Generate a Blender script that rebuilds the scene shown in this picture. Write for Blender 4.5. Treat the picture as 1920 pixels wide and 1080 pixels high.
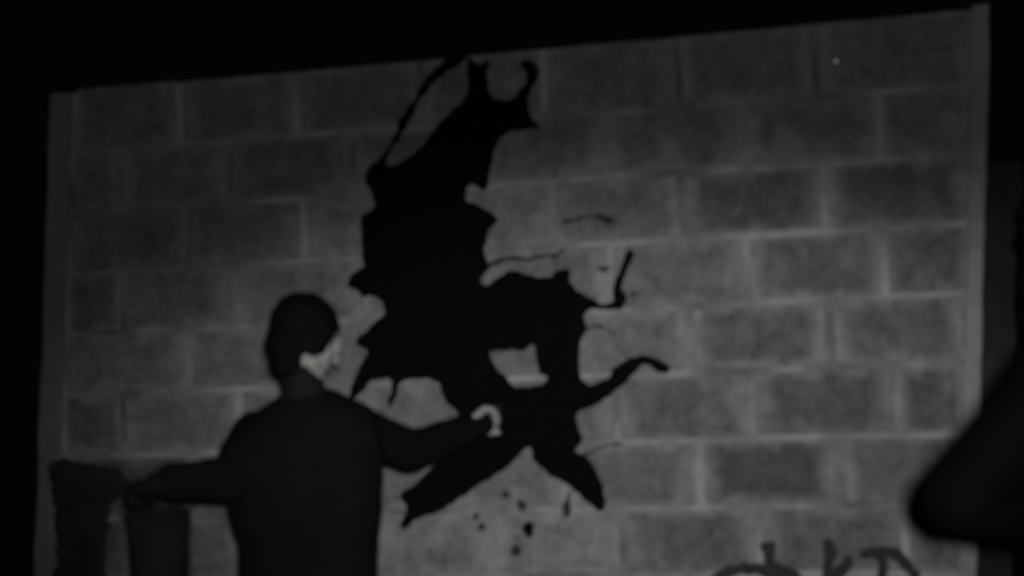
import bpy, bmesh, math, random
from mathutils import Vector, Matrix, noise

random.seed(7)
scene = bpy.context.scene
for o in list(bpy.data.objects):
    bpy.data.objects.remove(o)
COL = scene.collection

# ------------------------------------------------------------------ camera
F = 1800.0                      # focal length in pixels of a 1920 px wide frame
CAM = Vector((0.0, -2.92, 1.58))
YAW, PITCH, ROLL = -0.1444, 0.0305, -0.0453


def cam_axes():
    fw = Vector((math.sin(YAW) * math.cos(PITCH), math.cos(YAW) * math.cos(PITCH), math.sin(PITCH)))
    rt = Vector((math.cos(YAW), -math.sin(YAW), 0))
    up = rt.cross(fw)
    r2 = rt * math.cos(ROLL) + up * math.sin(ROLL)
    u2 = up * math.cos(ROLL) - rt * math.sin(ROLL)
    return r2, u2, fw


RT, UP, FW = cam_axes()


def P(px, py, d=0.0):
    """the point standing d metres in front of the wall that is seen at this place of the photograph"""
    v = RT * ((px - 960) / F) - UP * ((py - 540) / F) + FW
    return CAM + v * ((-d - CAM.y) / v.y)


cd = bpy.data.cameras.new('camera')
cam = bpy.data.objects.new('camera', cd)
COL.objects.link(cam)
m = Matrix((RT, UP, -FW)).transposed().to_4x4()
m.translation = CAM
cam.matrix_world = m
cd.sensor_width = 36.0
cd.lens = F / 1920 * 36
cd.clip_start = 0.02
cd.dof.use_dof = True
cd.dof.focus_distance = 60.0
cd.dof.aperture_fstop = 1.5
scene.camera = cam

# ------------------------------------------------------------------ world, lamp, exposure
w = bpy.data.worlds.new('night')
scene.world = w
w.use_nodes = True
w.node_tree.nodes['Background'].inputs[0].default_value = (0.9, 0.95, 1.0, 1)
w.node_tree.nodes['Background'].inputs[1].default_value = 0.0010

# one hand-held lamp beside the camera: a wide flat beam and the dim spill around it
LAMP = Vector((0.07, -3.05, 1.66))
for nm, watts, half, blend, px, py, flat in (('lamp_beam', 128, 0.3196, 1.0, 1175, 824, 2.05), ('lamp_spill', 27, 1.2, 0.4, 1000, 600, 1.0)):
    ld = bpy.data.lights.new(nm, 'SPOT')
    ld.energy = watts
    ld.color = (1.0, 0.99, 0.975)
    ld.spot_size = half * 2
    ld.spot_blend = blend
    ld.shadow_soft_size = 0.05
    lamp = bpy.data.objects.new(nm, ld)
    COL.objects.link(lamp)
    lamp.location = LAMP
    lamp.rotation_euler = (P(px, py) - LAMP).to_track_quat('-Z', 'Y').to_euler()
    lamp.scale = (flat, 1.0, 1.0)

vs = scene.view_settings
vs.view_transform = 'Standard'
vs.look = 'None'
vs.exposure = 0.0
vs.gamma = 1.0
vs.use_curve_mapping = False


# ------------------------------------------------------------------ helpers
def tag(o, label=None, cat=None, group=None, kind=None):
    if label:
        o['label'] = label
    if cat:
        o['category'] = cat
    if group:
        o['group'] = group
    if kind:
        o['kind'] = kind
    return o


def empty(name, loc, label, cat):
    o = bpy.data.objects.new(name, None)
    COL.objects.link(o)
    o.location = loc
    o.empty_display_size = 0.1
    return tag(o, label, cat)


def link(name, me, mat, parent=None, smooth=False):
    o = bpy.data.objects.new(name, me)
    COL.objects.link(o)
    if mat and not me.materials:
        me.materials.append(mat)
    if smooth:
        for p in me.polygons:
            p.use_smooth = True
    if parent:
        o.parent = parent
        o.matrix_parent_inverse = Matrix.Translation(parent.location).inverted()
    return o


def bm_mesh(bm, name):
    me = bpy.data.meshes.new(name)
    bm.normal_update()
    bm.to_mesh(me)
    bm.free()
    return me


def solid(name, bm, mat, parent=None, smooth=False):
    return link(name, bm_mesh(bm, name), mat, parent, smooth)


def fused(name, bm, mat, parent=None, voxel=0.006, smooth=3, rough=0.0, rscale=30):
    """one continuous skin over all the overlapping volumes in bm"""
    me = bm_mesh(bm, name + '_raw')
    t = bpy.data.objects.new('tmp', me)
    COL.objects.link(t)
    r = t.modifiers.new('r', 'REMESH')
    r.mode = 'VOXEL'
    r.voxel_size = voxel
    s = t.modifiers.new('s', 'SMOOTH')
    s.iterations = smooth
    s.factor = 0.5
    dg = bpy.context.evaluated_depsgraph_get()
    me2 = bpy.data.meshes.new_from_object(t.evaluated_get(dg))
    bpy.data.objects.remove(t)
    me2.name = name
    me2.materials.clear()
    if rough:
        for v in me2.vertices:
            n = noise.noise(v.co * rscale) + 0.5 * noise.noise(v.co * rscale * 2.3)
            v.co += v.normal * n * rough
    return link(name, me2, mat, parent, True)


def frame_z(d):
    z = d.normalized()
    a = Vector((0, 0, 1)) if abs(z.z) < 0.9 else Vector((1, 0, 0))
    x = a.cross(z).normalized()
    return x, z.cross(x), z


def tube(bm, pts, seg=14, balls=True):
    """tapering limb through (point, radius) joints"""
    for i, (p, r) in enumerate(pts):
        p = Vector(p)
        if balls:
            bmesh.ops.create_icosphere(bm, subdivisions=2, radius=r, matrix=Matrix.Translation(p))
        if i:
            q, rq = Vector(pts[i - 1][0]), pts[i - 1][1]
            if (p - q).length < 1e-5:
                continue
            x, y, z = frame_z(p - q)
            a = [bm.verts.new(q + (x * math.cos(t) + y * math.sin(t)) * rq) for t in [2 * math.pi * k / seg for k in range(seg)]]
            b = [bm.verts.new(p + (x * math.cos(t) + y * math.sin(t)) * r) for t in [2 * math.pi * k / seg for k in range(seg)]]
            for k in range(seg):
                bm.faces.new((a[k], a[(k + 1) % seg], b[(k + 1) % seg], b[k]))
            bm.faces.new(a[::-1])
            bm.faces.new(b)


def ell(bm, c, r, rot=None, sub=3):
    mt = Matrix.Translation(Vector(c))
    if rot is not None:
        mt = mt @ rot.to_4x4()
    mt = mt @ Matrix.Diagonal((r[0], r[1], r[2], 1))
    bmesh.ops.create_icosphere(bm, subdivisions=sub, radius=1, matrix=mt)


def loft(bm, rings, seg=28, power=2.0):
    """closed body from (centre, half_width_vector, half_depth_vector) rings"""
    prev = None
    for c, a, b in rings:
        ring = []
        for k in range(seg):
            t = 2 * math.pi * k / seg
            cx, sx = math.cos(t), math.sin(t)
            cx = math.copysign(abs(cx) ** (2 / power), cx)
            sx = math.copysign(abs(sx) ** (2 / power), sx)
            ring.append(bm.verts.new(Vector(c) + Vector(a) * cx + Vector(b) * sx))
        if prev:
            for k in range(seg):
                bm.faces.new((prev[k], prev[(k + 1) % seg], ring[(k + 1) % seg], ring[k]))
        else:
            bm.faces.new(ring[::-1])
        prev = ring
    bm.faces.new(prev)
    bmesh.ops.recalc_face_normals(bm, faces=bm.faces)


# ------------------------------------------------------------------ materials
def mat(name, col, rough=0.9, spec=0.2, metal=0.0, var=0.25, scale=18, bump=0.0):
    mt = bpy.data.materials.new(name)
    mt.use_nodes = True
    nt = mt.node_tree
    b = nt.nodes['Principled BSDF']
    b.inputs['Roughness'].default_value = rough
    b.inputs['Metallic'].default_value = metal
    b.inputs['Specular IOR Level'].default_value = spec
    tc = nt.nodes.new('ShaderNodeTexCoord')
    n = nt.nodes.new('ShaderNodeTexNoise')
    n.inputs['Scale'].default_value = scale
    n.inputs['Detail'].default_value = 5
    nt.links.new(tc.outputs['Object'], n.inputs['Vector'])
    mx = nt.nodes.new('ShaderNodeMix')
    mx.data_type = 'RGBA'
    mx.inputs[6].default_value = [c * (1 - var) for c in col] + [1]
    mx.inputs[7].default_value = [min(1, c * (1 + var)) for c in col] + [1]
    nt.links.new(n.outputs['Fac'], mx.inputs[0])
    nt.links.new(mx.outputs[2], b.inputs['Base Color'])
    if bump:
        bp = nt.nodes.new('ShaderNodeBump')
        bp.inputs['Strength'].default_value = bump
        bp.inputs['Distance'].default_value = 0.004
        nt.links.new(n.outputs['Fac'], bp.inputs['Height'])
        nt.links.new(bp.outputs['Normal'], b.inputs['Normal'])
    return mt


def block_mat():
    """grey concrete block, pale lime mortar smeared over its ends and rims"""
    mt = bpy.data.materials.new('concrete_block')
    mt.use_nodes = True
    nt = mt.node_tree
    N, L = nt.nodes.new, nt.links.new
    b = nt.nodes['Principled BSDF']
    b.inputs['Roughness'].default_value = 0.95
    b.inputs['Specular IOR Level'].default_value = 0.1

    def math_(op, a, c=None, clamp=False):
        n = N('ShaderNodeMath')
        n.operation = op
        n.use_clamp = clamp
        for i, v in enumerate((a, c)):
            if v is None:
                continue
            if isinstance(v, (int, float)):
                n.inputs[i].default_value = v
            else:
                L(v, n.inputs[i])
        return n.outputs[0]

    tc = N('ShaderNodeTexCoord')
    geo = N('ShaderNodeNewGeometry')
    oi = N('ShaderNodeObjectInfo')
    sep = N('ShaderNodeSeparateXYZ')
    L(tc.outputs['Generated'], sep.inputs[0])

    def noise_(scale, detail=4, rough=0.55, stretch=None):
        n = N('ShaderNodeTexNoise')
        n.inputs['Scale'].default_value = scale
        n.inputs['Detail'].default_value = detail
        n.inputs['Roughness'].default_value = rough
        src = geo.outputs['Position']
        if stretch:
            mp = N('ShaderNodeMapping')
            mp.inputs['Scale'].default_value = stretch
            L(src, mp.inputs[0])
            src = mp.outputs[0]
        L(src, n.inputs['Vector'])
        return n.outputs['Fac']

    big = noise_(5.0, 3)
    mid = noise_(17.0, 5)
    fine = noise_(48.0, 4, 0.7)
    streak = noise_(9.0, 3, 0.5, (1.6, 1.0, 0.5))

    def rim(axis, width, length):
        e = math_('SUBTRACT', 0.5, math_('ABSOLUTE', math_('SUBTRACT', sep.outputs[axis], 0.5)))
        e = math_('MULTIPLY', e, length)                  # metres to the nearer edge
        e = math_('ADD', e, math_('MULTIPLY', math_('SUBTRACT', streak, 0.5), 0.09))
        return math_('SUBTRACT', 1.0, math_('DIVIDE', e, width), True)

    rx = rim('X', 0.065, 0.385)
    rz = rim('Z', 0.030, 0.185)
    smear = math_('MAXIMUM', math_('MULTIPLY', rx, 0.85), math_('MULTIPLY', rz, 0.6), True)
    smear = math_('MULTIPLY', smear, math_('ADD', 0.35, math_('MULTIPLY', mid, 0.9)), True)
    patch = math_('MULTIPLY', math_('SUBTRACT', noise_(4.2, 3, 0.6, (1.5, 1.0, 1.0)), 0.56), 4.5, True)
    smear = math_('MAXIMUM', smear, math_('MULTIPLY', patch, 0.75), True)
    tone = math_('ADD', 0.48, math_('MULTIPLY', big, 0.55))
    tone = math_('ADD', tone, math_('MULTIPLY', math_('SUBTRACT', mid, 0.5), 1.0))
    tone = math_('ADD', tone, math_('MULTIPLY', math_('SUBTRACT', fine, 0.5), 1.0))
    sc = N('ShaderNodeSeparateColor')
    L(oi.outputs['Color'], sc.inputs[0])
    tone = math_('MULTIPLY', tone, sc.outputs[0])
    mix = N('ShaderNodeMix')
    mix.data_type = 'RGBA'
    L(math_('MULTIPLY', smear, sc.outputs[1]), mix.inputs[0])
    cb = N('ShaderNodeCombineColor')
    L(math_('MULTIPLY', tone, 0.262), cb.inputs[0])
    L(math_('MULTIPLY', tone, 0.266), cb.inputs[1])
    L(math_('MULTIPLY', tone, 0.262), cb.inputs[2])
    L(cb.outputs[0], mix.inputs[6])
    cb2 = N('ShaderNodeCombineColor')
    pale = math_('ADD', 0.30, math_('MULTIPLY', mid, 0.22))
    for i in range(3):
        L(pale, cb2.inputs[i])
    L(cb2.outputs[0], mix.inputs[7])
    L(mix.outputs[2], b.inputs['Base Color'])
    bp = N('ShaderNodeBump')
    bp.inputs['Strength'].default_value = 0.5
    bp.inputs['Distance'].default_value = 0.003
    L(fine, bp.inputs['Height'])
    L(bp.outputs['Normal'], b.inputs['Normal'])
    return mt


def mortar_mat():
    mt = mat('pale_mortar', (0.40, 0.40, 0.39), 0.95, 0.1, var=0.35, scale=22, bump=0.6)
    nt = mt.node_tree
    b = nt.nodes['Principled BSDF']
    src = b.inputs['Base Color'].links[0].from_socket
    geo = nt.nodes.new('ShaderNodeNewGeometry')
    n = nt.nodes.new('ShaderNodeTexNoise')
    n.inputs['Scale'].default_value = 3.2
    n.inputs['Detail'].default_value = 3
    nt.links.new(geo.outputs['Position'], n.inputs['Vector'])
    mr = nt.nodes.new('ShaderNodeMapRange')
    mr.inputs[1].default_value, mr.inputs[2].default_value = 0.35, 0.62
    mr.inputs[3].default_value, mr.inputs[4].default_value = 0.42, 1.05
    nt.links.new(n.outputs['Fac'], mr.inputs[0])
    mx = nt.nodes.new('ShaderNodeVectorMath')
    mx.operation = 'SCALE'
    nt.links.new(src, mx.inputs[0])
    nt.links.new(mr.outputs[0], mx.inputs['Scale'])
    nt.links.new(mx.outputs[0], b.inputs['Base Color'])
    return mt


M = {
    'block': block_mat(),
    'mortar': mortar_mat(),
    'render': mat('cement_edge', (0.25, 0.25, 0.245), 0.95, 0.1, var=0.4, scale=14, bump=0.6),
    'render2': mat('pale_cement_edge', (0.33, 0.33, 0.325), 0.95, 0.1, var=0.4, scale=14, bump=0.6),
    'pier': mat('dark_masonry', (0.034, 0.034, 0.034), 0.95, 0.1, var=0.8, scale=9, bump=0.6),  # dark base colour with random variation
    'floor': mat('dark_ground', (0.03, 0.03, 0.03), 0.95, 0.1, var=0.4, scale=6, bump=0.5),
    'paint': mat('black_paint', (0.0045, 0.0045, 0.005), 0.85, 0.05, var=0.5, scale=25),
    'wash': mat('thin_black_paint', (0.05, 0.05, 0.05), 0.9, 0.05, var=0.6, scale=30),
    'blotch': mat('dark_blotch', (0.038, 0.038, 0.038), 0.95, 0.05, var=0.7, scale=12),
    'scrawl': mat('faded_black_scrawl', (0.05, 0.05, 0.05), 0.9, 0.05, var=0.5, scale=30),
    'skin': mat('skin', (0.45, 0.435, 0.42), 0.6, 0.3, var=0.1, scale=12),
    'hair': mat('black_hair', (0.006, 0.006, 0.006), 0.8, 0.1, var=0.4, scale=60, bump=0.4),
    'jacket': mat('dark_jacket', (0.0095, 0.0095, 0.010), 0.95, 0.05, var=0.35, scale=14, bump=0.3),
    'trousers': mat('dark_trousers', (0.013, 0.013, 0.014), 0.95, 0.05, var=0.3, scale=14),
    'shoe': mat('dark_shoe', (0.01, 0.01, 0.01), 0.6, 0.2, var=0.3),
    'coat': mat('black_coat', (0.0032, 0.0032, 0.0034), 0.95, 0.03, var=0.3, scale=14, bump=0.3),
    'collar': mat('dark_collar', (0.018, 0.018, 0.0185), 0.95, 0.05, var=0.35, scale=20, bump=0.3),
    'glove': mat('dark_glove', (0.014, 0.014, 0.015), 0.9, 0.05, var=0.3),
    'can': mat('dull_dark_tin', (0.016, 0.016, 0.017), 0.85, 0.1, var=0.4, scale=25),
    'wire': mat('wire', (0.03, 0.03, 0.03), 0.6, 0.3),
    'wood': mat('brush_wood', (0.05, 0.04, 0.03), 0.7, 0.2),
    'bristle': mat('paint_soaked_bristle', (0.006, 0.006, 0.006), 0.8, 0.1),
    'nail': mat('bright_nail', (0.95, 0.95, 0.93), 0.3, 0.5, metal=1.0, var=0.02),
    'eye': mat('eye_white', (0.6, 0.6, 0.58), 0.3, 0.5, var=0.05),
    'lip': mat('lips', (0.30, 0.17, 0.15), 0.6, 0.3, var=0.1),
}

# ------------------------------------------------------------------ the setting
COURSE = 0.2
ZTOP = CAM.z + 0.809                      # top of the wall
tl, bl = P(100, 165), P(78, 850)          # left end of the wall, leaning a little
tr, br = P(1852, 60), P(1834, 790)        # right end


def xl(z):
    return tl.x + (bl.x - tl.x) * (tl.z - z) / (tl.z - bl.z)


def xr(z):
    return tr.x + (br.x - tr.x) * (tr.z - z) / (tr.z - br.z)


def prism(bm, pts, y0, y1):
    """polygon given as (x, z) points, between the depths y0 (front) and y1"""
    a = [bm.verts.new((x, y0, z)) for x, z in pts]
    b = [bm.verts.new((x, y1, z)) for x, z in pts]
    n = len(pts)
    bm.faces.new(a)
    bm.faces.new(b[::-1])
    for i in range(n):
        bm.faces.new((a[i], b[i], b[(i + 1) % n], a[(i + 1) % n]))
    bmesh.ops.recalc_face_normals(bm, faces=bm.faces)


bm = bmesh.new()
prism(bm, [(xl(0), 0), (xr(0), 0), (xr(ZTOP), ZTOP + 0.02), (xl(ZTOP), ZTOP)], 0.0035, 0.19)
wall = tag(solid('wall_back', bm, M['mortar']), 'pale grey concrete block wall lit by a lamp', None, kind='structure')

bm = bmesh.new()
bmesh.ops.create_grid(bm, x_segments=60, y_segments=60, size=3.0)
for v in bm.verts:
    v.co.z = noise.noise(v.co * 2.0) * 0.006 - 0.006
floor = tag(solid('floor', bm, M['floor']), 'dark ground at the foot of the wall', None, kind='structure')
floor.location = (0, -1.6, 0)


def edge_strip(name, xf, side, wid, y0, y1, material, label, z1=ZTOP, jag=0.006):
    """upright strip of cement or masonry with an uneven outer edge"""
    bm = bmesh.new()
    n = 48
    ins, outs = [], []
    for i in range(n + 1):
        z = z1 * i / n
        j = noise.noise(Vector((side * 3.1, z * 6, wid * 50))) * jag + noise.noise(Vector((side, z * 23, 4))) * jag * 0.5
        ins.append((xf(z) - side * wid * 0.5, z))
        outs.append((xf(z) + side * wid * 0.5 + j, z))
    cols = []
    for pts, yo in ((ins, y0), (outs, y0), (outs, y1), (ins, y1)):
        cols.append([bm.verts.new((x, yo, z)) for x, z in pts])
    for i in range(n):
        for c in range(4):
            a, b = cols[c], cols[(c + 1) % 4]
            bm.faces.new((a[i], b[i], b[i + 1], a[i + 1]))
    bm.faces.new([c[0] for c in cols])
    bm.faces.new([c[n] for c in cols][::-1])
    bmesh.ops.recalc_face_normals(bm, faces=bm.faces)
    return tag(solid(name, bm, material), label, None, kind='structure')


edge_strip('trim_1', lambda z: xl(z) + 0.030, -1, 0.075, -0.0055, 0.19, M['render'], 'pale cement edge closing the left end of the block wall', ZTOP + 0.0)
edge_strip('trim_2', lambda z: xr(z) - 0.020, 1, 0.044, -0.0070, 0.19, M['render2'], 'pale cement edge closing the right end of the block wall', ZTOP + 0.03)
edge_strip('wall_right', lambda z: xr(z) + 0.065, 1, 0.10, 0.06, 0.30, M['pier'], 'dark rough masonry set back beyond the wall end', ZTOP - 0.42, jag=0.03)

# blocks, one object each; tone and amount of smeared lime vary from block to block
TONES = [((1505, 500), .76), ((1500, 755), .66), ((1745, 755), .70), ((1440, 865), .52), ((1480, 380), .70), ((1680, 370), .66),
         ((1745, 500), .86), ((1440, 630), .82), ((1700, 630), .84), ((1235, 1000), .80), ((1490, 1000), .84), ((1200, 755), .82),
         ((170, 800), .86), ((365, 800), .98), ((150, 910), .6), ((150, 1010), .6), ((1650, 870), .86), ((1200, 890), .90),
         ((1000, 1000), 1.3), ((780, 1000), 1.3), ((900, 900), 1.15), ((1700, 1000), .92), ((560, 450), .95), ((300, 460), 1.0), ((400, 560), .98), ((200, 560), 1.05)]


def block_mesh(wd, ht, key):
    bm = bmesh.new()
    bmesh.ops.create_cube(bm, size=1.0, matrix=Matrix.Diagonal((wd, 0.09, ht, 1)))
    bmesh.ops.bevel(bm, geom=[e for e in bm.edges], offset=0.005, segments=1, affect='EDGES')
    return bm_mesh(bm, 'block')


mesh_cache = {}
JOFF = P(1310, 880).x                      # an upright joint of the odd courses
n_courses = int(ZTOP / COURSE) + 1
for k in range(n_courses):
    top = ZTOP - k * COURSE + (0.0 if k else 0.02)
    bot = ZTOP - (k + 1) * COURSE
    if bot < 0:
        bot = 0.0
    if top - bot < 0.05:
        continue
    zc = (top + bot) / 2
    off = JOFF if k % 2 == 0 else JOFF + 0.17
    lo, hi = xl(zc) + 0.075, xr(zc) - 0.030
    j0 = off - 0.4 * math.ceil((off - lo) / 0.4)
    cuts = [lo]
    x = j0
    while x < hi - 0.06:
        if x > lo + 0.07:
            cuts.append(x + random.uniform(-0.008, 0.008))
        x += 0.4
    cuts.append(hi)
    for a, b in zip(cuts, cuts[1:]):
        jw, jh = 0.022, 0.017
        wd, ht = round(b - a - jw, 2), round(top - bot - jh, 3)
        key = (wd, ht)
        if key not in mesh_cache:
            mesh_cache[key] = block_mesh(wd, ht, key)
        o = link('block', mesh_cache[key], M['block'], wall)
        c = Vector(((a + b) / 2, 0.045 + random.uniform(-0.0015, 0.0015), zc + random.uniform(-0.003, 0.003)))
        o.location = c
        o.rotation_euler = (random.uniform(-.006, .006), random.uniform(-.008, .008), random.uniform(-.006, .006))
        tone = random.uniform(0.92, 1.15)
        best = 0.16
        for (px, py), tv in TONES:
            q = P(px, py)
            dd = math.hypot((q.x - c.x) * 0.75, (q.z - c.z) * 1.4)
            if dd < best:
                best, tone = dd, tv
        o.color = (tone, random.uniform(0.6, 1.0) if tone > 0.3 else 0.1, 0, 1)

# ------------------------------------------------------------------ the painted figure
def densify(pts, step=7.0, jit=2.2, seed=0.0):
    out = []
    n = len(pts)
    for i in range(n):
        a, b = Vector((*pts[i], 0)), Vector((*pts[(i + 1) % n], 0))
        c0, c1 = Vector((*pts[i - 1], 0)), Vector((*pts[(i + 2) % n], 0))
        m_ = max(1, int((b - a).length / step))
        for j in range(m_):
            t = j / m_
            p = 0.5 * ((2 * a) + (b - c0) * t + (2 * c0 - 5 * a + 4 * b - c1) * t * t + (3 * a - c0 - 3 * b + c1) * t ** 3)
            q = p * 0.06
            q2 = p * 0.21
            p = p + Vector((noise.noise(q + Vector((seed, 0, 3))), noise.noise(q + Vector((5, seed, 9))), 0)) * jit * 1.6 + Vector((noise.noise(q2), noise.noise(q2 + Vector((8, seed, 2))), 0)) * jit * 1.3
            out.append((p.x, p.y))
    return out


def film(name, loops, material, parent, y=-0.0075, thick=0.003, jit=2.2):
    """a coat of paint: outline(s) in photograph pixels laid on the wall plane, holes allowed"""
    from mathutils.geometry import tessellate_polygon
    polys = []
    for li, lp in enumerate(loops):
        polys.append([P(px, py).xz for px, py in densify(lp, jit=jit, seed=li * 1.7 + len(lp))])
    flat = [p for lp in polys for p in lp]
    tris = tessellate_polygon([[Vector((p[0], p[1], 0)) for p in lp] for lp in polys])
    bm = bmesh.new()
    f = [bm.verts.new((p[0], y, p[1])) for p in flat]
    bk = [bm.verts.new((p[0], y + thick, p[1])) for p in flat]
    for t in tris:
        if len(set(t)) == 3:
            try:
                bm.faces.new([f[i] for i in t])
                bm.faces.new([bk[i] for i in reversed(t)])
            except ValueError:
                pass
    s = 0
    for lp in polys:
        n = len(lp)
        for i in range(n):
            a, b = s + i, s + (i + 1) % n
            try:
                bm.faces.new((f[a], f[b], bk[b], bk[a]))
            except ValueError:
                pass
        s += n
    bmesh.ops.recalc_face_normals(bm, faces=bm.faces)
    return solid(name, bm, material, parent)


def ribbon(pts, wid):
    """outline of a brush stroke along px points; wid is one width or one per point"""
    if not hasattr(wid, '__len__'):
        wid = [wid] * len(pts)
    lft, rgt = [], []
    for i, p in enumerate(pts):
        a = Vector(pts[max(0, i - 1)])
        b = Vector(pts[min(len(pts) - 1, i + 1)])
        t = (b - a).normalized()
        n = Vector((-t.y, t.x))
        lft.append(tuple(Vector(p) + n * wid[i] / 2))
        rgt.append(tuple(Vector(p) - n * wid[i] / 2))
    return lft + rgt[::-1]


def blob(cx, cy, rx, ry, rot=0, n=12):
    return [(cx + rx * math.cos(t) * math.cos(rot) - ry * math.sin(t) * math.sin(rot),
             cy + rx * math.cos(t) * math.sin(rot) + ry * math.sin(t) * math.cos(rot)) for t in [2 * math.pi * i / n for i in range(n)]]


OUT = [(879, 112), (898, 122), (918, 112), (914, 142), (918, 170), (935, 188), (960, 186), (976, 168), (988, 152), (983, 134), (976, 115),
       (1000, 116), (1011, 140), (995, 172), (990, 198), (999, 224), (1012, 240), (962, 246), (937, 262), (926, 288), (919, 322), (910, 356), (896, 352),
       (886, 343), (873, 361), (874, 376), (900, 386), (934, 409), (920, 428), (913, 448), (909, 478), (918, 502),
       (902, 522), (910, 536), (930, 525), (957, 505), (984, 515), (1026, 519), (1047, 509), (1072, 505), (1067, 523), (1074, 538), (1092, 550), (1113, 563),
       (1130, 570), (1150, 566), (1149, 540), (1159, 515), (1170, 484), (1180, 465), (1190, 472), (1181, 496), (1172, 516), (1166, 540), (1174, 556), (1166, 581),
       (1130, 579), (1106, 581), (1097, 592), (1099, 620), (1090, 640), (1087, 664), (1088, 704), (1105, 721), (1124, 717), (1144, 702), (1161, 683),
       (1180, 671), (1209, 666), (1238, 676), (1259, 689), (1252, 699), (1233, 697), (1220, 687), (1205, 682), (1193, 695), (1173, 718), (1140, 743), (1118, 758),
       (1087, 772), (1080, 792), (1088, 806), (1090, 828), (1079, 846), (1100, 857), (1120, 890), (1135, 928), (1133, 955), (1112, 950), (1090, 930), (1062, 905),
       (1037, 892), (1003, 866), (992, 836), (962, 865), (920, 897), (870, 928), (825, 958), (785, 972), (762, 990), (750, 986), (764, 950), (752, 936),
       (757, 921), (782, 905), (806, 880), (842, 842), (866, 812), (858, 775), (834, 748), (816, 712), (762, 712), (748, 724), (742, 745), (731, 764),
       (727, 752), (735, 730), (733, 709), (702, 712), (690, 722), (675, 742), (655, 746), (667, 705), (677, 684), (691, 662), (686, 654), (668, 640), (688, 622), (707, 601),
       (721, 588), (718, 566), (701, 554), (682, 558), (671, 546), (655, 535), (660, 516), (683, 499), (680, 486), (682, 467), (677, 436), (680, 406), (702, 388),
       (698, 363), (686, 335), (691, 318), (716, 312), (742, 310), (762, 298), (793, 274), (814, 243), (848, 209), (876, 178), (877, 142)]
HOLE = [(922, 660), (984, 655), (997, 643), (1005, 651), (1009, 694), (1027, 707), (1015, 721), (967, 725), (950, 706), (932, 690)]

fig = empty('painted_figure', P(960, 560) + Vector((0, -0.006, 0)), 'large black painted figure of a leaping shape brushed across the block wall', 'mural')
film('figure_body', [OUT, HOLE], M['paint'], fig)
film('brush_line', [ribbon([(872, 104), (838, 124), (803, 158), (777, 198), (752, 242), (732, 280), (704, 320)], [12, 20, 15, 13, 15, 13, 18])], M['paint'], fig, y=-0.0082, jit=4)
for i, (sh, mt_) in enumerate([
    (blob(1070, 414, 17, 6, -0.25), 'wash'), (blob(1133, 410, 19, 8, 0.35), 'wash'), (ribbon([(1080, 411), (1105, 406), (1125, 407)], 4), 'wash'),
    (blob(1131, 504, 14, 6, 0.35), 'wash'), (blob(992, 992, 10, 14, 0.2), 'paint'), (blob(905, 988, 9, 8), 'wash'),
    (blob(969, 1030, 9, 12, 0.3), 'wash'), (blob(978, 948, 9, 10), 'wash'), (ribbon([(1096, 854), (1116, 842), (1140, 835), (1168, 833)], [8, 6, 5, 3]), 'wash'),
    (ribbon([(912, 498), (950, 488), (990, 484), (1040, 478), (1062, 470)], [9, 8, 7, 6, 3]), 'wash'), (blob(1100, 616, 6, 5), 'wash'),
    (ribbon([(1104, 614), (1132, 614), (1156, 630)], [3, 5, 3]), 'wash'), (ribbon([(1066, 925), (1064, 950), (1062, 972)], [8, 11, 4]), 'wash'),
    (blob(893, 965, 6, 7), 'wash'), (blob(950, 926, 6, 7), 'wash'), (blob(1190, 552, 12, 4, -0.4), 'wash')]):
    film('paint_splash', [sh], M[mt_], fig, y=-0.0068 - 0.0002 * (i % 4), thick=0.0022, jit=3.5)

tag(film('dark_blotch', [[(98, 866), (122, 860), (165, 868), (235, 884), (242, 932), (214, 942), (202, 1000), (199, 1060), (196, 1120), (106, 1120), (108, 1040), (104, 960), (98, 900)]],
         M['blotch'], None, y=-0.0088, thick=0.004, jit=6), 'broad dark blotch low on the left end of the wall, beside the paint can', 'blotch')  # dark film laid over the wall face, darker than the blocks around it

# ------------------------------------------------------------------ the scrawl low on the right
scr = empty('wall_scrawl', P(1530, 1070) + Vector((0, -0.006, 0)), 'faded dark looping hand-painted scrawl low on the right of the wall', 'graffiti')
for s_, w_ in [
    ([(1330, 1100), (1345, 1082), (1372, 1069), (1404, 1064), (1436, 1070), (1456, 1086), (1462, 1104)], 15),
    ([(1438, 1016), (1440, 1034), (1444, 1052), (1458, 1066), (1484, 1080), (1500, 1098)], [18, 18, 13, 17, 19, 16]),
    ([(1549, 1012), (1557, 1034), (1553, 1056), (1553, 1078), (1560, 1104)], [12, 20, 14, 16, 16]),
    ([(1591, 1042), (1588, 1056), (1576, 1070), (1562, 1084)], [10, 17, 18, 14]),
    ([(1612, 1040), (1636, 1033), (1650, 1046), (1655, 1070), (1650, 1100)], [10, 16, 15, 15, 12]),
    ([(1640, 1036), (1664, 1034), (1684, 1042), (1700, 1060), (1716, 1082), (1722, 1104)], [10, 16, 17, 15, 14, 12])]:
    film('paint_stroke', [ribbon(s_, [q * 1.35 for q in w_] if hasattr(w_, '__len__') else w_ * 1.35)], M['scrawl'], scr, y=-0.0066 - 0.0002 * random.random() * 4, thick=0.0022, jit=2.5)

# ------------------------------------------------------------------ the bright nail high on the right
pn = P(1567, 115)
nail = empty('wall_nail', pn, 'tiny bright metal nail high on the right of the wall', 'nail')
bm = bmesh.new()
ell(bm, pn + Vector((0, -0.013, 0)), (0.010, 0.004, 0.010))
solid('nail_head', bm, M['nail'], nail, True)
bm = bmesh.new()
tube(bm, [(pn + Vector((0, -0.012, 0)), 0.003), (pn + Vector((0, 0.01, 0)), 0.003)], balls=False)
solid('nail_shank', bm, M['wire'], nail)


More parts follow.
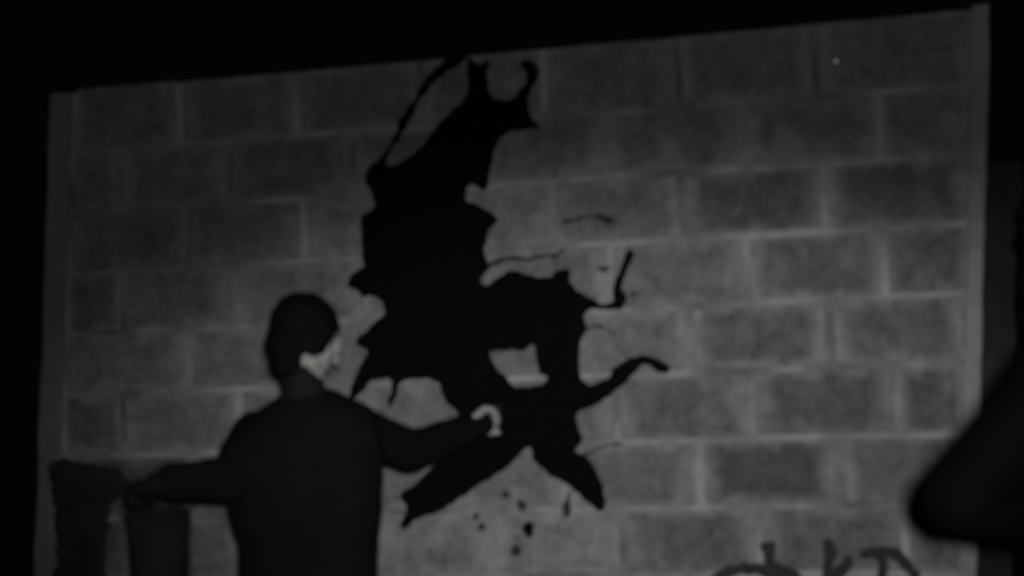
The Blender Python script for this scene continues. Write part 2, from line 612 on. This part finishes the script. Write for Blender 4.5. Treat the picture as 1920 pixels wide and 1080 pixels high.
# ------------------------------------------------------------------ people
def hand(bm, wrist, yd, nd, side=1, curls=(70, 85, 55), s=1.0, thumb=(0.5, 0.75, 0.5), fat=1.0):
    """palm and five fingers: yd points from wrist to knuckles, nd out of the palm, thumb on +side*x"""
    y = yd.normalized()
    n = (nd - y * nd.dot(y)).normalized()
    x = y.cross(n) * side
    w_ = Vector(wrist)
    rot = Matrix((x, y, n)).transposed()
    ell(bm, w_ + y * 0.048 * s, (0.040 * s * (0.8 + 0.2 * fat), 0.052 * s, 0.016 * s * fat), rot)
    ell(bm, w_ + y * 0.075 * s, (0.038 * s * (0.8 + 0.2 * fat), 0.022 * s, 0.014 * s * fat), rot)
    tube(bm, [(w_ - y * 0.02, 0.027 * s * fat), (w_ + y * 0.03 * s, 0.026 * s * fat)])
    for i, (ox, ln, r) in enumerate(((0.029, .074, .0092), (0.010, .083, .0095), (-0.010, .077, .0092), (-0.028, .060, .0082))):
        r *= fat
        p = w_ + x * ox * s + y * (0.088 - abs(ox - .005) * 0.25) * s
        ang = 0.0
        pts = [(p - y * 0.012 * s, r * s), (p, r * s)]
        for c, fr in zip(curls, (.45, .31, .24)):
            ang += math.radians(c)
            p = p + (y * math.cos(ang) + n * math.sin(ang)) * ln * fr * s
            r *= 0.92
            pts.append((p, r * s))
        tube(bm, pts, 10)
    p = w_ + x * 0.030 * s + y * 0.022 * s + n * 0.004
    pts = [(p, 0.014 * s * fat)]
    d = (x * thumb[0] + y * thumb[1] + n * thumb[2]).normalized()
    p = p + d * 0.036 * s
    pts.append((p, 0.0118 * s * fat))
    d = (d + n * 0.5 - x * 0.5).normalized()
    p = p + d * 0.032 * s
    pts.append((p, 0.0105 * s * fat))
    d = (d + n * 0.2 - x * 0.5).normalized()
    p = p + d * 0.024 * s
    pts.append((p, 0.0090 * s * fat))
    tube(bm, pts, 10)


def head_parts(bm, c, face, up, s=1.0):
    """skull, jaw, nose, ears added to the body; returns the frame of the head"""
    f = face.normalized()
    u = (up - f * up.dot(f)).normalized()
    r = f.cross(u)
    rot = Matrix((r, f, u)).transposed()
    ell(bm, c + u * 0.030 * s - f * 0.008 * s, (0.073 * s, 0.092 * s, 0.085 * s), rot)
    ell(bm, c + f * 0.030 * s - u * 0.030 * s, (0.058 * s, 0.060 * s, 0.078 * s), rot)
    ell(bm, c + f * 0.055 * s - u * 0.082 * s, (0.030 * s, 0.030 * s, 0.024 * s), rot)
    for e in (-1, 1):
        ell(bm, c + r * e * 0.044 * s + f * 0.045 * s - u * 0.020 * s, (0.022 * s, 0.024 * s, 0.022 * s), rot)
        ell(bm, c + r * e * 0.074 * s - f * 0.004 * s - u * 0.012 * s, (0.008 * s, 0.018 * s, 0.030 * s), rot)
        ell(bm, c + r * e * 0.026 * s + f * 0.082 * s + u * 0.022 * s, (0.022 * s, 0.008 * s, 0.007 * s), rot)
        tube(bm, [(c + r * e * 0.050 * s + f * 0.015 * s - u * 0.062 * s, 0.020 * s), (c + r * e * 0.020 * s + f * 0.060 * s - u * 0.085 * s, 0.018 * s)])
    tube(bm, [(c + f * 0.088 * s + u * 0.012 * s, 0.008 * s), (c + f * 0.108 * s - u * 0.028 * s, 0.012 * s)])
    for e in (-1, 1):
        ell(bm, c + f * 0.095 * s + r * e * 0.011 * s - u * 0.032 * s, (0.009 * s, 0.010 * s, 0.008 * s), rot)
    return f, u, r, rot


def face_parts(c, f, u, r, rot, parent, s=1.0):
    for e in (-1, 1):
        bm = bmesh.new()
        ell(bm, c + r * e * 0.030 * s + f * 0.080 * s + u * 0.004 * s, (0.013 * s, 0.011 * s, 0.0085 * s), rot)
        solid('eye', bm, M['eye'], parent, True)
    bm = bmesh.new()
    ell(bm, c + f * 0.086 * s - u * 0.055 * s, (0.022 * s, 0.010 * s, 0.007 * s), rot)
    solid('mouth', bm, M['lip'], parent, True)


def shoe(name, ankle, fwd, parent, material):
    bm = bmesh.new()
    a = Vector((ankle.x, ankle.y, 0))
    f = Vector((fwd.x, fwd.y, 0)).normalized()
    r = f.cross(Vector((0, 0, 1)))
    rot = Matrix((r, f, Vector((0, 0, 1)))).transposed()
    ell(bm, a + Vector((0, 0, 0.045)), (0.042, 0.055, 0.045), rot)
    ell(bm, a + f * 0.09 + Vector((0, 0, 0.032)), (0.046, 0.10, 0.032), rot)
    tube(bm, [(a + Vector((0, 0, 0.05)), 0.042), (a + Vector((0, 0, 0.10)), 0.042)])
    return fused(name, bm, material, parent, 0.006, 3)


def build_person(label, skel, jacket_rings, mats, hair_scale, body_fwd):
    S = skel
    base = Vector((S['pelvis'].x, S['pelvis'].y, 0))
    root = empty('person', base, label, 'person')
    # bare body, one skin from head to ankles
    bm = bmesh.new()
    f, u, r, rot = head_parts(bm, S['head'], S['face'], S['up'], S['hs'])
    tube(bm, [(S['head'] - u * 0.05 - f * 0.02, 0.046), (S['neck'] - Vector((0, 0, .03)), 0.050)])
    side = body_fwd.cross(Vector((0, 0, 1))).normalized()
    mid = (S['shl'] + S['shr']) / 2
    loft(bm, [(S['pelvis'] - Vector((0, 0, .08)), side * 0.13, body_fwd * 0.085), (S['pelvis'] + Vector((0, 0, .04)), side * 0.14, body_fwd * 0.09),
              (S['pelvis'].lerp(mid, 0.45), side * 0.115, body_fwd * 0.08), (S['pelvis'].lerp(mid, 0.85), side * 0.14, body_fwd * 0.095),
              (mid + Vector((0, 0, .02)), side * 0.10, body_fwd * 0.06)])
    for k in ('l', 'r'):
        tube(bm, [(S['sh' + k], 0.048), (S['el' + k], 0.038), (S['wr' + k], 0.026)])
        hand(bm, S['wr' + k], S['hy' + k], S['hn' + k], S['hside' + k], S['curl' + k])
        tube(bm, [(S['hip' + k], 0.078), (S['kn' + k], 0.054), (S['an' + k], 0.036)])
        tube(bm, [(S['an' + k], 0.034), (Vector((S['an' + k].x, S['an' + k].y, 0.04)) + body_fwd * 0.07, 0.025)])
    body = fused('body', bm, M['skin'], root, S.get('vox', 0.0055), 2)
    face_parts(S['head'], f, u, r, rot, body, S['hs'])
    # hair
    bm = bmesh.new()
    h, hs = S['head'], S['hs'] * hair_scale
    ell(bm, h + u * 0.038 * hs - f * 0.018 * hs, (0.086 * hs, 0.098 * hs, 0.088 * hs), rot)
    ell(bm, h - u * 0.022 * hs - f * 0.050 * hs, (0.072 * hs, 0.056 * hs, 0.078 * hs), rot)
    ell(bm, h - u * 0.082 * hs - f * 0.034 * hs, (0.056 * hs, 0.046 * hs, 0.044 * hs), rot)
    for e in (-1, 1):
        ell(bm, h + r * e * 0.066 * hs - f * 0.004 * hs + u * 0.002 * hs, (0.024 * hs, 0.046 * hs, 0.056 * hs), rot)
    fused('hair', bm, M['hair'], root, 0.006, 2, rough=0.005, rscale=55)
    # jacket with sleeves
    bm = bmesh.new()
    loft(bm, jacket_rings, 32, 2.3)
    for k in ('l', 'r'):
        rr = S['sleeve' + k]
        tube(bm, [(S['sh' + k], rr[0]), (S['sh' + k].lerp(S['el' + k], 0.5), rr[0] * 0.96), (S['el' + k], rr[1]), (S['el' + k].lerp(S['wr' + k], 0.55), (rr[1] + rr[2]) / 2), (S['el' + k].lerp(S['wr' + k], S.get('cuff' + k, 0.97)), rr[2])], 18)
    jk = fused('jacket', bm, mats[0], root, 0.011, 3, rough=0.004, rscale=16)
    bm = bmesh.new()
    n0, n1 = S['neck'], S['head'] - u * 0.05 - f * 0.02
    tube(bm, [(n0 - Vector((0, 0, 0.015)), 0.064), (n0.lerp(n1, 0.15), 0.057), (n0.lerp(n1, 0.5), 0.053), (n0.lerp(n1, 0.78), 0.052)], 24, False)
    fused('collar', bm, M['collar'], jk, 0.006, 2)
    if S.get('glove'):
        bm = bmesh.new()
        k = S['glove']
        hand(bm, S['wr' + k], S['hy' + k], S['hn' + k], S['hside' + k], S['curl' + k], 1.0, fat=1.22)
        fused('glove', bm, M['glove'], root, 0.005, 1)
    # trousers, shoes
    bm = bmesh.new()
    loft(bm, [(S['pelvis'] - Vector((0, 0, .10)), side * 0.15, body_fwd * 0.10), (S['pelvis'] + Vector((0, 0, .08)), side * 0.155, body_fwd * 0.105)])
    for k in ('l', 'r'):
        tube(bm, [(S['hip' + k], 0.094), (S['kn' + k], 0.075), (S['an' + k] + Vector((0, 0, 0.01)), 0.066)], 18)
    fused('trousers', bm, mats[1], root, 0.014, 3, rough=0.003, rscale=14)
    for k in ('l', 'r'):
        shoe('shoe', S['an' + k], body_fwd, root, M['shoe'])
    return root


def ring(px0, px1, py, d, hd, fwd, tilt=0.0):
    a, b = P(px0, py, d), P(px1, py, d)
    c = (a + b) / 2
    c.z = (a.z + b.z) / 2
    hw = (b - a) / 2
    hw.z = tilt
    return c, hw, fwd * hd


# --- the painter, seen from behind
bf = Vector((0.12, 0.99, 0)).normalized()
D1 = 0.50
pel = P(580, 1120, D1)
sd = bf.cross(Vector((0, 0, 1)))
head1 = P(574, 636, D1 + 0.01)
S1 = {
    'pelvis': pel, 'head': head1, 'hs': 0.95, 'glove': 'l', 'face': Vector((0.66, 0.70, -0.42)), 'up': Vector((0.06, 0.10, 1)),
    'neck': P(572, 742, D1 + 0.01), 'shl': P(478, 812, D1), 'shr': P(672, 806, D1 - 0.03),
    'ell': P(432, 900, D1 + 0.13), 'wrl': P(318, 903, D1 + 0.27), 'elr': P(770, 846, 0.30), 'wrr': P(874, 806, 0.135),
    'hyl': Vector((-0.9, -0.35, -0.12)), 'hnl': Vector((0, 0, -1)), 'hsidel': 1, 'curll': (62, 80, 60),
    'hyr': Vector((0.55, 0.62, 0.55)), 'hnr': Vector((0.7, -0.2, -0.6)), 'hsider': -1, 'curlr': (55, 70, 50),
    'sleevel': (0.062, 0.058, 0.046), 'sleever': (0.064, 0.062, 0.042), 'cuffr': 1.30,
    'hipl': pel - sd * 0.085 - Vector((0, 0, .06)), 'hipr': pel + sd * 0.085 - Vector((0, 0, .06)),
}
S1['hsidel'] = -1
S1['hsider'] = 1
for k, s_ in (('l', -1), ('r', 1)):
    hp = S1['hip' + k]
    S1['kn' + k] = Vector((hp.x + sd.x * s_ * 0.02, hp.y + 0.03, 0.46))
    S1['an' + k] = Vector((hp.x + sd.x * s_ * 0.05, hp.y - 0.01, 0.09))
rings1 = [ring(458, 704, 1150, D1, 0.125, bf), ring(456, 703, 1060, D1, 0.12, bf), ring(459, 705, 1012, D1, 0.12, bf), ring(447, 708, 984, D1, 0.125, bf),
          ring(438, 711, 945, D1, 0.13, bf), ring(433, 712, 890, D1, 0.13, bf), ring(437, 712, 835, D1, 0.125, bf), ring(454, 708, 795, D1, 0.115, bf),
          ring(486, 690, 767, D1, 0.095, bf), ring(528, 640, 742, D1, 0.07, bf), ring(540, 604, 728, D1, 0.058, bf)]
person1 = build_person('person in dark clothes seen from behind, arms out, painting the black figure on the wall', S1, rings1, (M['jacket'], M['trousers']), 1.0, bf)

# paint can hanging from the left hand
hc = S1['wrl'] + S1['hyl'].normalized() * 0.098 + Vector((0, 0, -0.024))
rim = P(295, 962, D1 + 0.30)
cc = Vector((hc.x, hc.y, rim.z))
cc.x, cc.y = P(295, 962, -hc.y).x, hc.y
can = empty('paint_can', cc - Vector((0, 0, 0.185)), 'dark paint can hanging from the outstretched left hand of the painter', 'paint can')
bm = bmesh.new()
R0, R1, H = 0.060, 0.073, 0.185


def lathe(bm, c, prof, seg=32, cap0=True, cap1=False):
    prev = None
    for i, (r, z) in enumerate(prof):
        rg = [bm.verts.new((c.x + r * math.cos(2 * math.pi * k / seg), c.y + r * math.sin(2 * math.pi * k / seg), c.z + z)) for k in range(seg)]
        if prev:
            for k in range(seg):
                bm.faces.new((prev[k], prev[(k + 1) % seg], rg[(k + 1) % seg], rg[k]))
        elif cap0:
            bm.faces.new(rg[::-1])
        prev = rg
    if cap1:
        bm.faces.new(prev)


lathe(bm, cc, [(R0, -H), (R0 + 0.003, -H + 0.004), (R1, -0.004), (R1 - 0.003, -0.004), (R0 - 0.002, -H + 0.012), (0.001, -H + 0.012)])
cb_ = solid('can_body', bm, M['can'], can, True)
bm = bmesh.new()
for k in range(32):
    t0, t1 = 2 * math.pi * k / 32, 2 * math.pi * (k + 1) / 32
    tube(bm, [(cc + Vector((R1 * math.cos(t0), R1 * math.sin(t0), -0.002)), 0.004), (cc + Vector((R1 * math.cos(t1), R1 * math.sin(t1), -0.002)), 0.004)], 8, False)
solid('can_rim', bm, M['can'], can, True)
bm = bmesh.new()
lathe(bm, cc, [(R1 - 0.010, -0.040), (0.001, -0.040)], cap0=False)
solid('paint_fill', bm, M['bristle'], can)
bm = bmesh.new()
pts = []
for k in range(17):
    t = math.pi * k / 16
    p = Vector((cc.x + (hc.x - cc.x) * math.sin(t), cc.y + R1 * math.cos(t), cc.z - 0.012 + (hc.z - cc.z + 0.012) * math.sin(t) ** 0.7))
    pts.append((p, 0.0022))
tube(bm, pts, 8)
solid('can_handle', bm, M['wire'], can, True)

# brush in the right hand
hr = S1['wrr'] + S1['hyr'].normalized() * 0.090 + S1['hnr'].normalized() * 0.022
tip = P(948, 752, 0.012)
bdir = (tip - hr).normalized()
brush = empty('paint_brush', hr, 'dark paint brush in the right hand of the painter, touching the wall', 'paint brush')
bl_ = (tip - hr).length
bm = bmesh.new()
tube(bm, [(hr - bdir * 0.075, 0.006), (hr - bdir * 0.02, 0.009), (tip - bdir * min(0.06, bl_ * 0.7), 0.010)], 12)
solid('brush_handle', bm, M['wood'], brush, True)
bm = bmesh.new()
tube(bm, [(tip - bdir * min(0.06, bl_ * 0.7), 0.013), (tip - bdir * min(0.042, bl_ * 0.5), 0.014)], 12, False)
solid('ferrule', bm, M['wire'], brush)
bm = bmesh.new()
tube(bm, [(tip - bdir * min(0.042, bl_ * 0.5), 0.013), (tip - bdir * 0.012, 0.015), (tip, 0.004)], 12, False)
solid('bristles', bm, M['bristle'], brush)

# --- the second person, elbow jutting in at the right edge of the frame
D2 = 1.10
bf2 = Vector((-0.10, 0.99, 0)).normalized()
sd2 = bf2.cross(Vector((0, 0, 1)))
shl2 = P(1992, 690, D2)
mid2 = shl2 + sd2 * 0.165
pel2 = Vector((mid2.x + 0.01, mid2.y, 0.92))
S2 = {
    'pelvis': pel2, 'head': mid2 + Vector((0.0, 0.02, 0.235)), 'hs': 1.0, 'face': Vector((-0.35, 0.9, -0.05)), 'up': Vector((0, 0.05, 1)),
    'neck': mid2 + Vector((0, 0, 0.085)), 'shl': shl2, 'shr': mid2 + sd2 * 0.165,
    'vox': 0.008, 'ell': P(1797, 938, D2 + 0.02), 'wrl': P(1960, 985, D2 - 0.12), 'elr': mid2 + sd2 * 0.22 + Vector((0, 0, -0.28)), 'wrr': mid2 + sd2 * 0.20 + Vector((0, 0.10, -0.50)),
    'hyl': Vector((0.85, 0.35, -0.35)), 'hnl': Vector((0.3, -0.6, -0.5)), 'hsidel': -1, 'curll': (20, 25, 15),
    'hyr': Vector((0, 0.25, -1)), 'hnr': Vector((-1, 0, 0)), 'hsider': 1, 'curlr': (15, 20, 15),
    'sleevel': (0.062, 0.062, 0.046), 'sleever': (0.064, 0.058, 0.045),
    'hipl': pel2 - sd2 * 0.085 - Vector((0, 0, .06)), 'hipr': pel2 + sd2 * 0.085 - Vector((0, 0, .06)),
}
for k, s_ in (('l', -1), ('r', 1)):
    hp = S2['hip' + k]
    S2['kn' + k] = Vector((hp.x + s_ * 0.02, hp.y + 0.03, 0.47))
    S2['an' + k] = Vector((hp.x + s_ * 0.05, hp.y - 0.01, 0.09))
rings2 = []
for dz, hw, hd in ((-0.66, .18, .125), (-0.54, .175, .12), (-0.40, .155, .115), (-0.25, .165, .12), (-0.10, .180, .125), (-0.02, .185, .115), (0.03, .155, .09), (0.07, .085, .07), (0.10, .058, .058)):
    rings2.append((mid2 + Vector((0, 0, dz)), sd2 * hw, bf2 * hd))
person2 = build_person('person in a black coat at the right edge, only a bent elbow in view', S2, rings2, (M['coat'], M['trousers']), 1.0, bf2)
